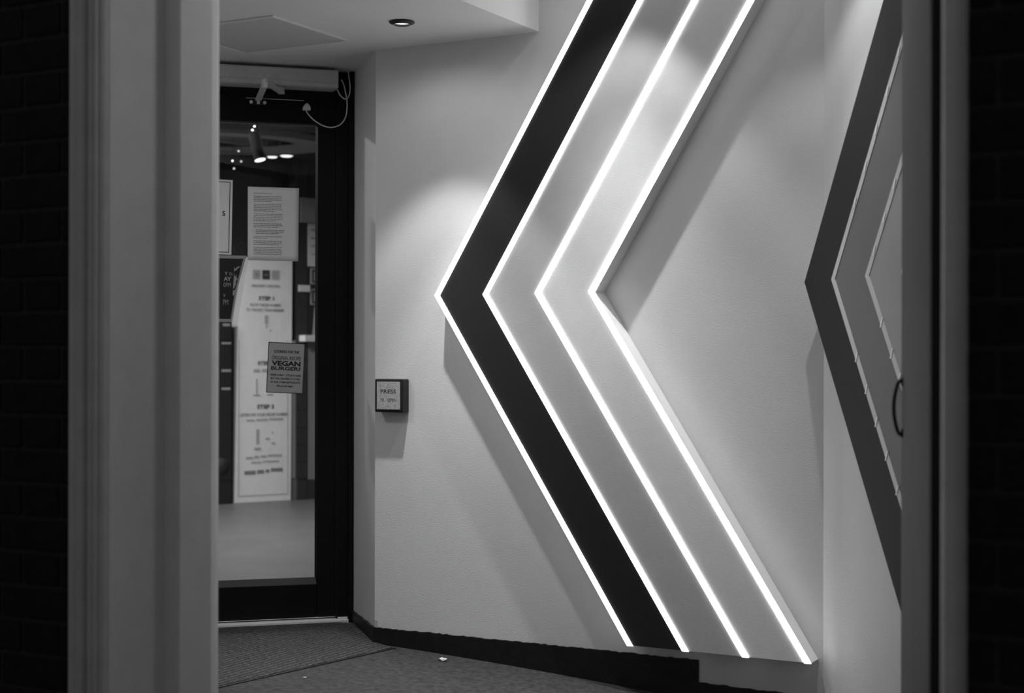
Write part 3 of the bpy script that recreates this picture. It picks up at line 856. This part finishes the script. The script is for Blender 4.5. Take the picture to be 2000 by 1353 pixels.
# dark counter unit with posters at the far left of the glass
t = KT('dark_bin_unit', -0.10, 0.0, 'tall dark unit left of the white instruction board', 'cabinet', w=0.02)
t.box('carcass', -0.50, -0.0245, -0.138, 0.015, 0.0, 1.34, M['shopdark'], bev=0.004)
for (a_, b_) in ((1.20, 1.33), (0.985, 1.165), (0.855, 0.965), (0.18, 0.83)):
    t.box('door_panel', -0.48, -0.031, 0.0155, 0.021, a_, b_, M['shopdark'], bev=0.003)
t.quads('pale_print', [(-0.10, -0.045, 1.300, 1.318), (-0.11, -0.035, 1.168, 1.182), (-0.11, -0.035, 0.966, 0.984), (-0.11, -0.04, 0.834, 0.852)], 0.0225, M['hourspale'])
t.lathe('round_mark', [(0.0, 0), (0.062, 0), (0.062, 0.003), (0.0, 0.003)], (-0.108, 0.0212, 0.275), (0, 1, 0), M['shopmid'], seg=24)
t = KT('wall_lettering', 0.1, 1.94, 'faint grey hand-drawn lettering on dark wall beside typed notice', 'sign', w=-0.139)
t.text('lettering', 'dO', 0.095, 1.862, 1.935, 0.105, -0.1385, M['shopmid'], bold=0.0)

# ceiling pieces of the shop
t = T('ceiling_beam', FD, -0.6, -3.7, 2.50, 'dark flat beam crossing the shop ceiling', 'beam')
t.box('beam_soffit', -3.4, 1.9, -3.62, -3.36, 2.50, 2.66, M['shopdark'])
t.box('beam_edge', -3.4, 1.9, -3.355, -3.345, 2.50, 2.54, M['tile'])
t = T('ceiling_raft', FD, -0.35, -4.6, 2.56, 'grey curved ceiling raft with dark inner slot inside shop', 'ceiling panel')
bm = bmesh.new()
cx0, cy0 = -0.15, -4.75
def ring(r, z): return [bm.verts.new(t.L(cx0 + r*1.5*math.cos(a), cy0 + r*math.sin(a), z)) for a in [2*math.pi*k/48 for k in range(48)]]
R0, R1, R2, R3 = ring(0.42, 2.56), ring(0.56, 2.56), ring(0.56, 2.60), ring(0.42, 2.60)
for a, b in ((R0, R1), (R1, R2), (R2, R3), (R3, R0)):
    for k in range(48): bm.faces.new([a[k], a[(k+1) % 48], b[(k+1) % 48], b[k]])
t.fin('ring_panel', bm, M['hourspale'])
for k_ in range(4):
    a = math.pi/4 + k_*math.pi/2
    t.box('hanger', cx0 + 0.735*math.cos(a) - 0.006, cx0 + 0.735*math.cos(a) + 0.006, cy0 + 0.49*math.sin(a) - 0.006, cy0 + 0.49*math.sin(a) + 0.006, 2.601, 2.659, M['shopdark'])
FX = Frame(0, 0, 0)
for (xa, xb, y_, lab) in ((-1.810, -1.728, 11.315, 'left of two glowing oval lights on shop ceiling'), (-1.706, -1.606, 11.258, 'right of two glowing oval lights on shop ceiling')):
    t = T('ceiling_lamp', FX, (xa+xb)/2, -y_, 2.55, lab, 'light', 'oval lights on shop ceiling')
    r_ = (xb-xa)/2
    t.lathe('lamp_body', [(0.0, 0.109), (r_*0.9, 0.109), (r_, 0.004), (r_, 0.0), (r_*0.95, 0.0), (0.0, 0.002)], ((xa+xb)/2, -y_, 2.55), (0, 0, 1), M['shopdark'])
    t.lathe('lamp_lens', [(0.0, -0.012), (r_*0.7, -0.008), (r_*0.94, -0.0005), (0.0, -0.0005)], ((xa+xb)/2, -y_, 2.55), (0, 0, 1), M['spotlens'])
# track spotlight
t = T('track_spotlight', FX, -1.49, -9.0, 2.66, 'black cylindrical spotlight hanging tilted behind the glass', 'light')
ax = Vector((0.042, 0.025, -0.155)).normalized()
t.lathe('spot_body', [(0.0, 0.0), (0.030, 0.0), (0.034, 0.006), (0.035, 0.162), (0.033, 0.165), (0.0, 0.165)], (-1.517, -9.0, 2.378), ax, M['spotblack'])
e_ = Vector((-1.517, -9.0, 2.378)) + ax*0.1655
t.lathe('spot_lens', [(0.0, 0.0), (0.032, 0.0), (0.032, 0.002), (0.0, 0.004)], tuple(e_), ax, M['spotlens'])
t.tube('stem', [(-1.505, -9.0, 2.40), (-1.492, -9.0, 2.45), (-1.490, -9.0, 2.655)], 0.007, M['spotblack'])
t.box('ceiling_plate', -1.53, -1.45, -9.03, -8.97, 2.650, 2.659, M['shopdark'])
t.box('yoke', -1.500, -1.482, -9.012, -8.988, 2.375, 2.455, M['spotblack'])
# small hanging bulbs
for i, (x_, y_, z_, lab) in enumerate((( -1.545, 9.2, 2.450, 'upper of two tiny glowing bulbs over black spotlight'), (-1.5576, 9.2, 2.428, 'lower of two tiny glowing bulbs over black spotlight'),
        (-1.9609, 11.0, 2.548, 'tiny bulb highest of the cluster left of black spotlight'), (-2.0048, 11.0, 2.478, 'brightest leftmost tiny bulb above the bordered notice'),
        (-1.9424, 11.0, 2.474, 'dim tiny bulb nearest black spotlight in the cluster'), (-1.9937, 11.0, 2.423, 'lowest tiny bulb of the cluster above bordered notice'))):
    t = T('hanging_bulb', FX, x_, -y_, z_, lab, 'light', 'tiny bulbs hanging in the shop')
    t.lathe('bulb_globe', [(0.0, -0.006), (0.005, -0.004), (0.007, 0.0), (0.005, 0.004), (0.0, 0.006)], (x_, -y_, z_), (0, 0, 1), M['bulb'] if i in (0, 1, 3) else M['spotlens'], seg=12)
    t.tube('bulb_wire', [(x_, -y_, z_ + 0.006), (x_, -y_, 2.659)], 0.0012, M['shopdark'], sub=1, sides=5)
# light panels added out of view above the door head to brighten the shop
for k_, (u_, w_) in enumerate(((-1.5, -2.4), (-0.75, -2.9), (0.75, -3.4), (-1.5, -4.4))):
    t = T('added_shop_light', FD, u_, w_, 2.655, 'added unseen square ceiling panel brightening shop, %s from the glazed door' % ('first', 'second', 'third', 'fourth')[k_], 'light', 'added light panels on shop ceiling')
    t.box('frame', u_ - 0.16, u_ + 0.16, w_ - 0.16, w_ + 0.16, 2.640, 2.6595, M['shoppale'])
    t.box('diffuser', u_ - 0.15, u_ + 0.15, w_ - 0.15, w_ + 0.15, 2.636, 2.6395, M['panel'])
    ld = bpy.data.lights.new('added_panel_light', 'AREA'); ld.size = 0.28; ld.energy = SHOP_W
    lo = bpy.data.objects.new('added_panel_light', ld); COL.objects.link(lo)
    lo.parent = t.root; lo.location = (0, 0, -0.030)
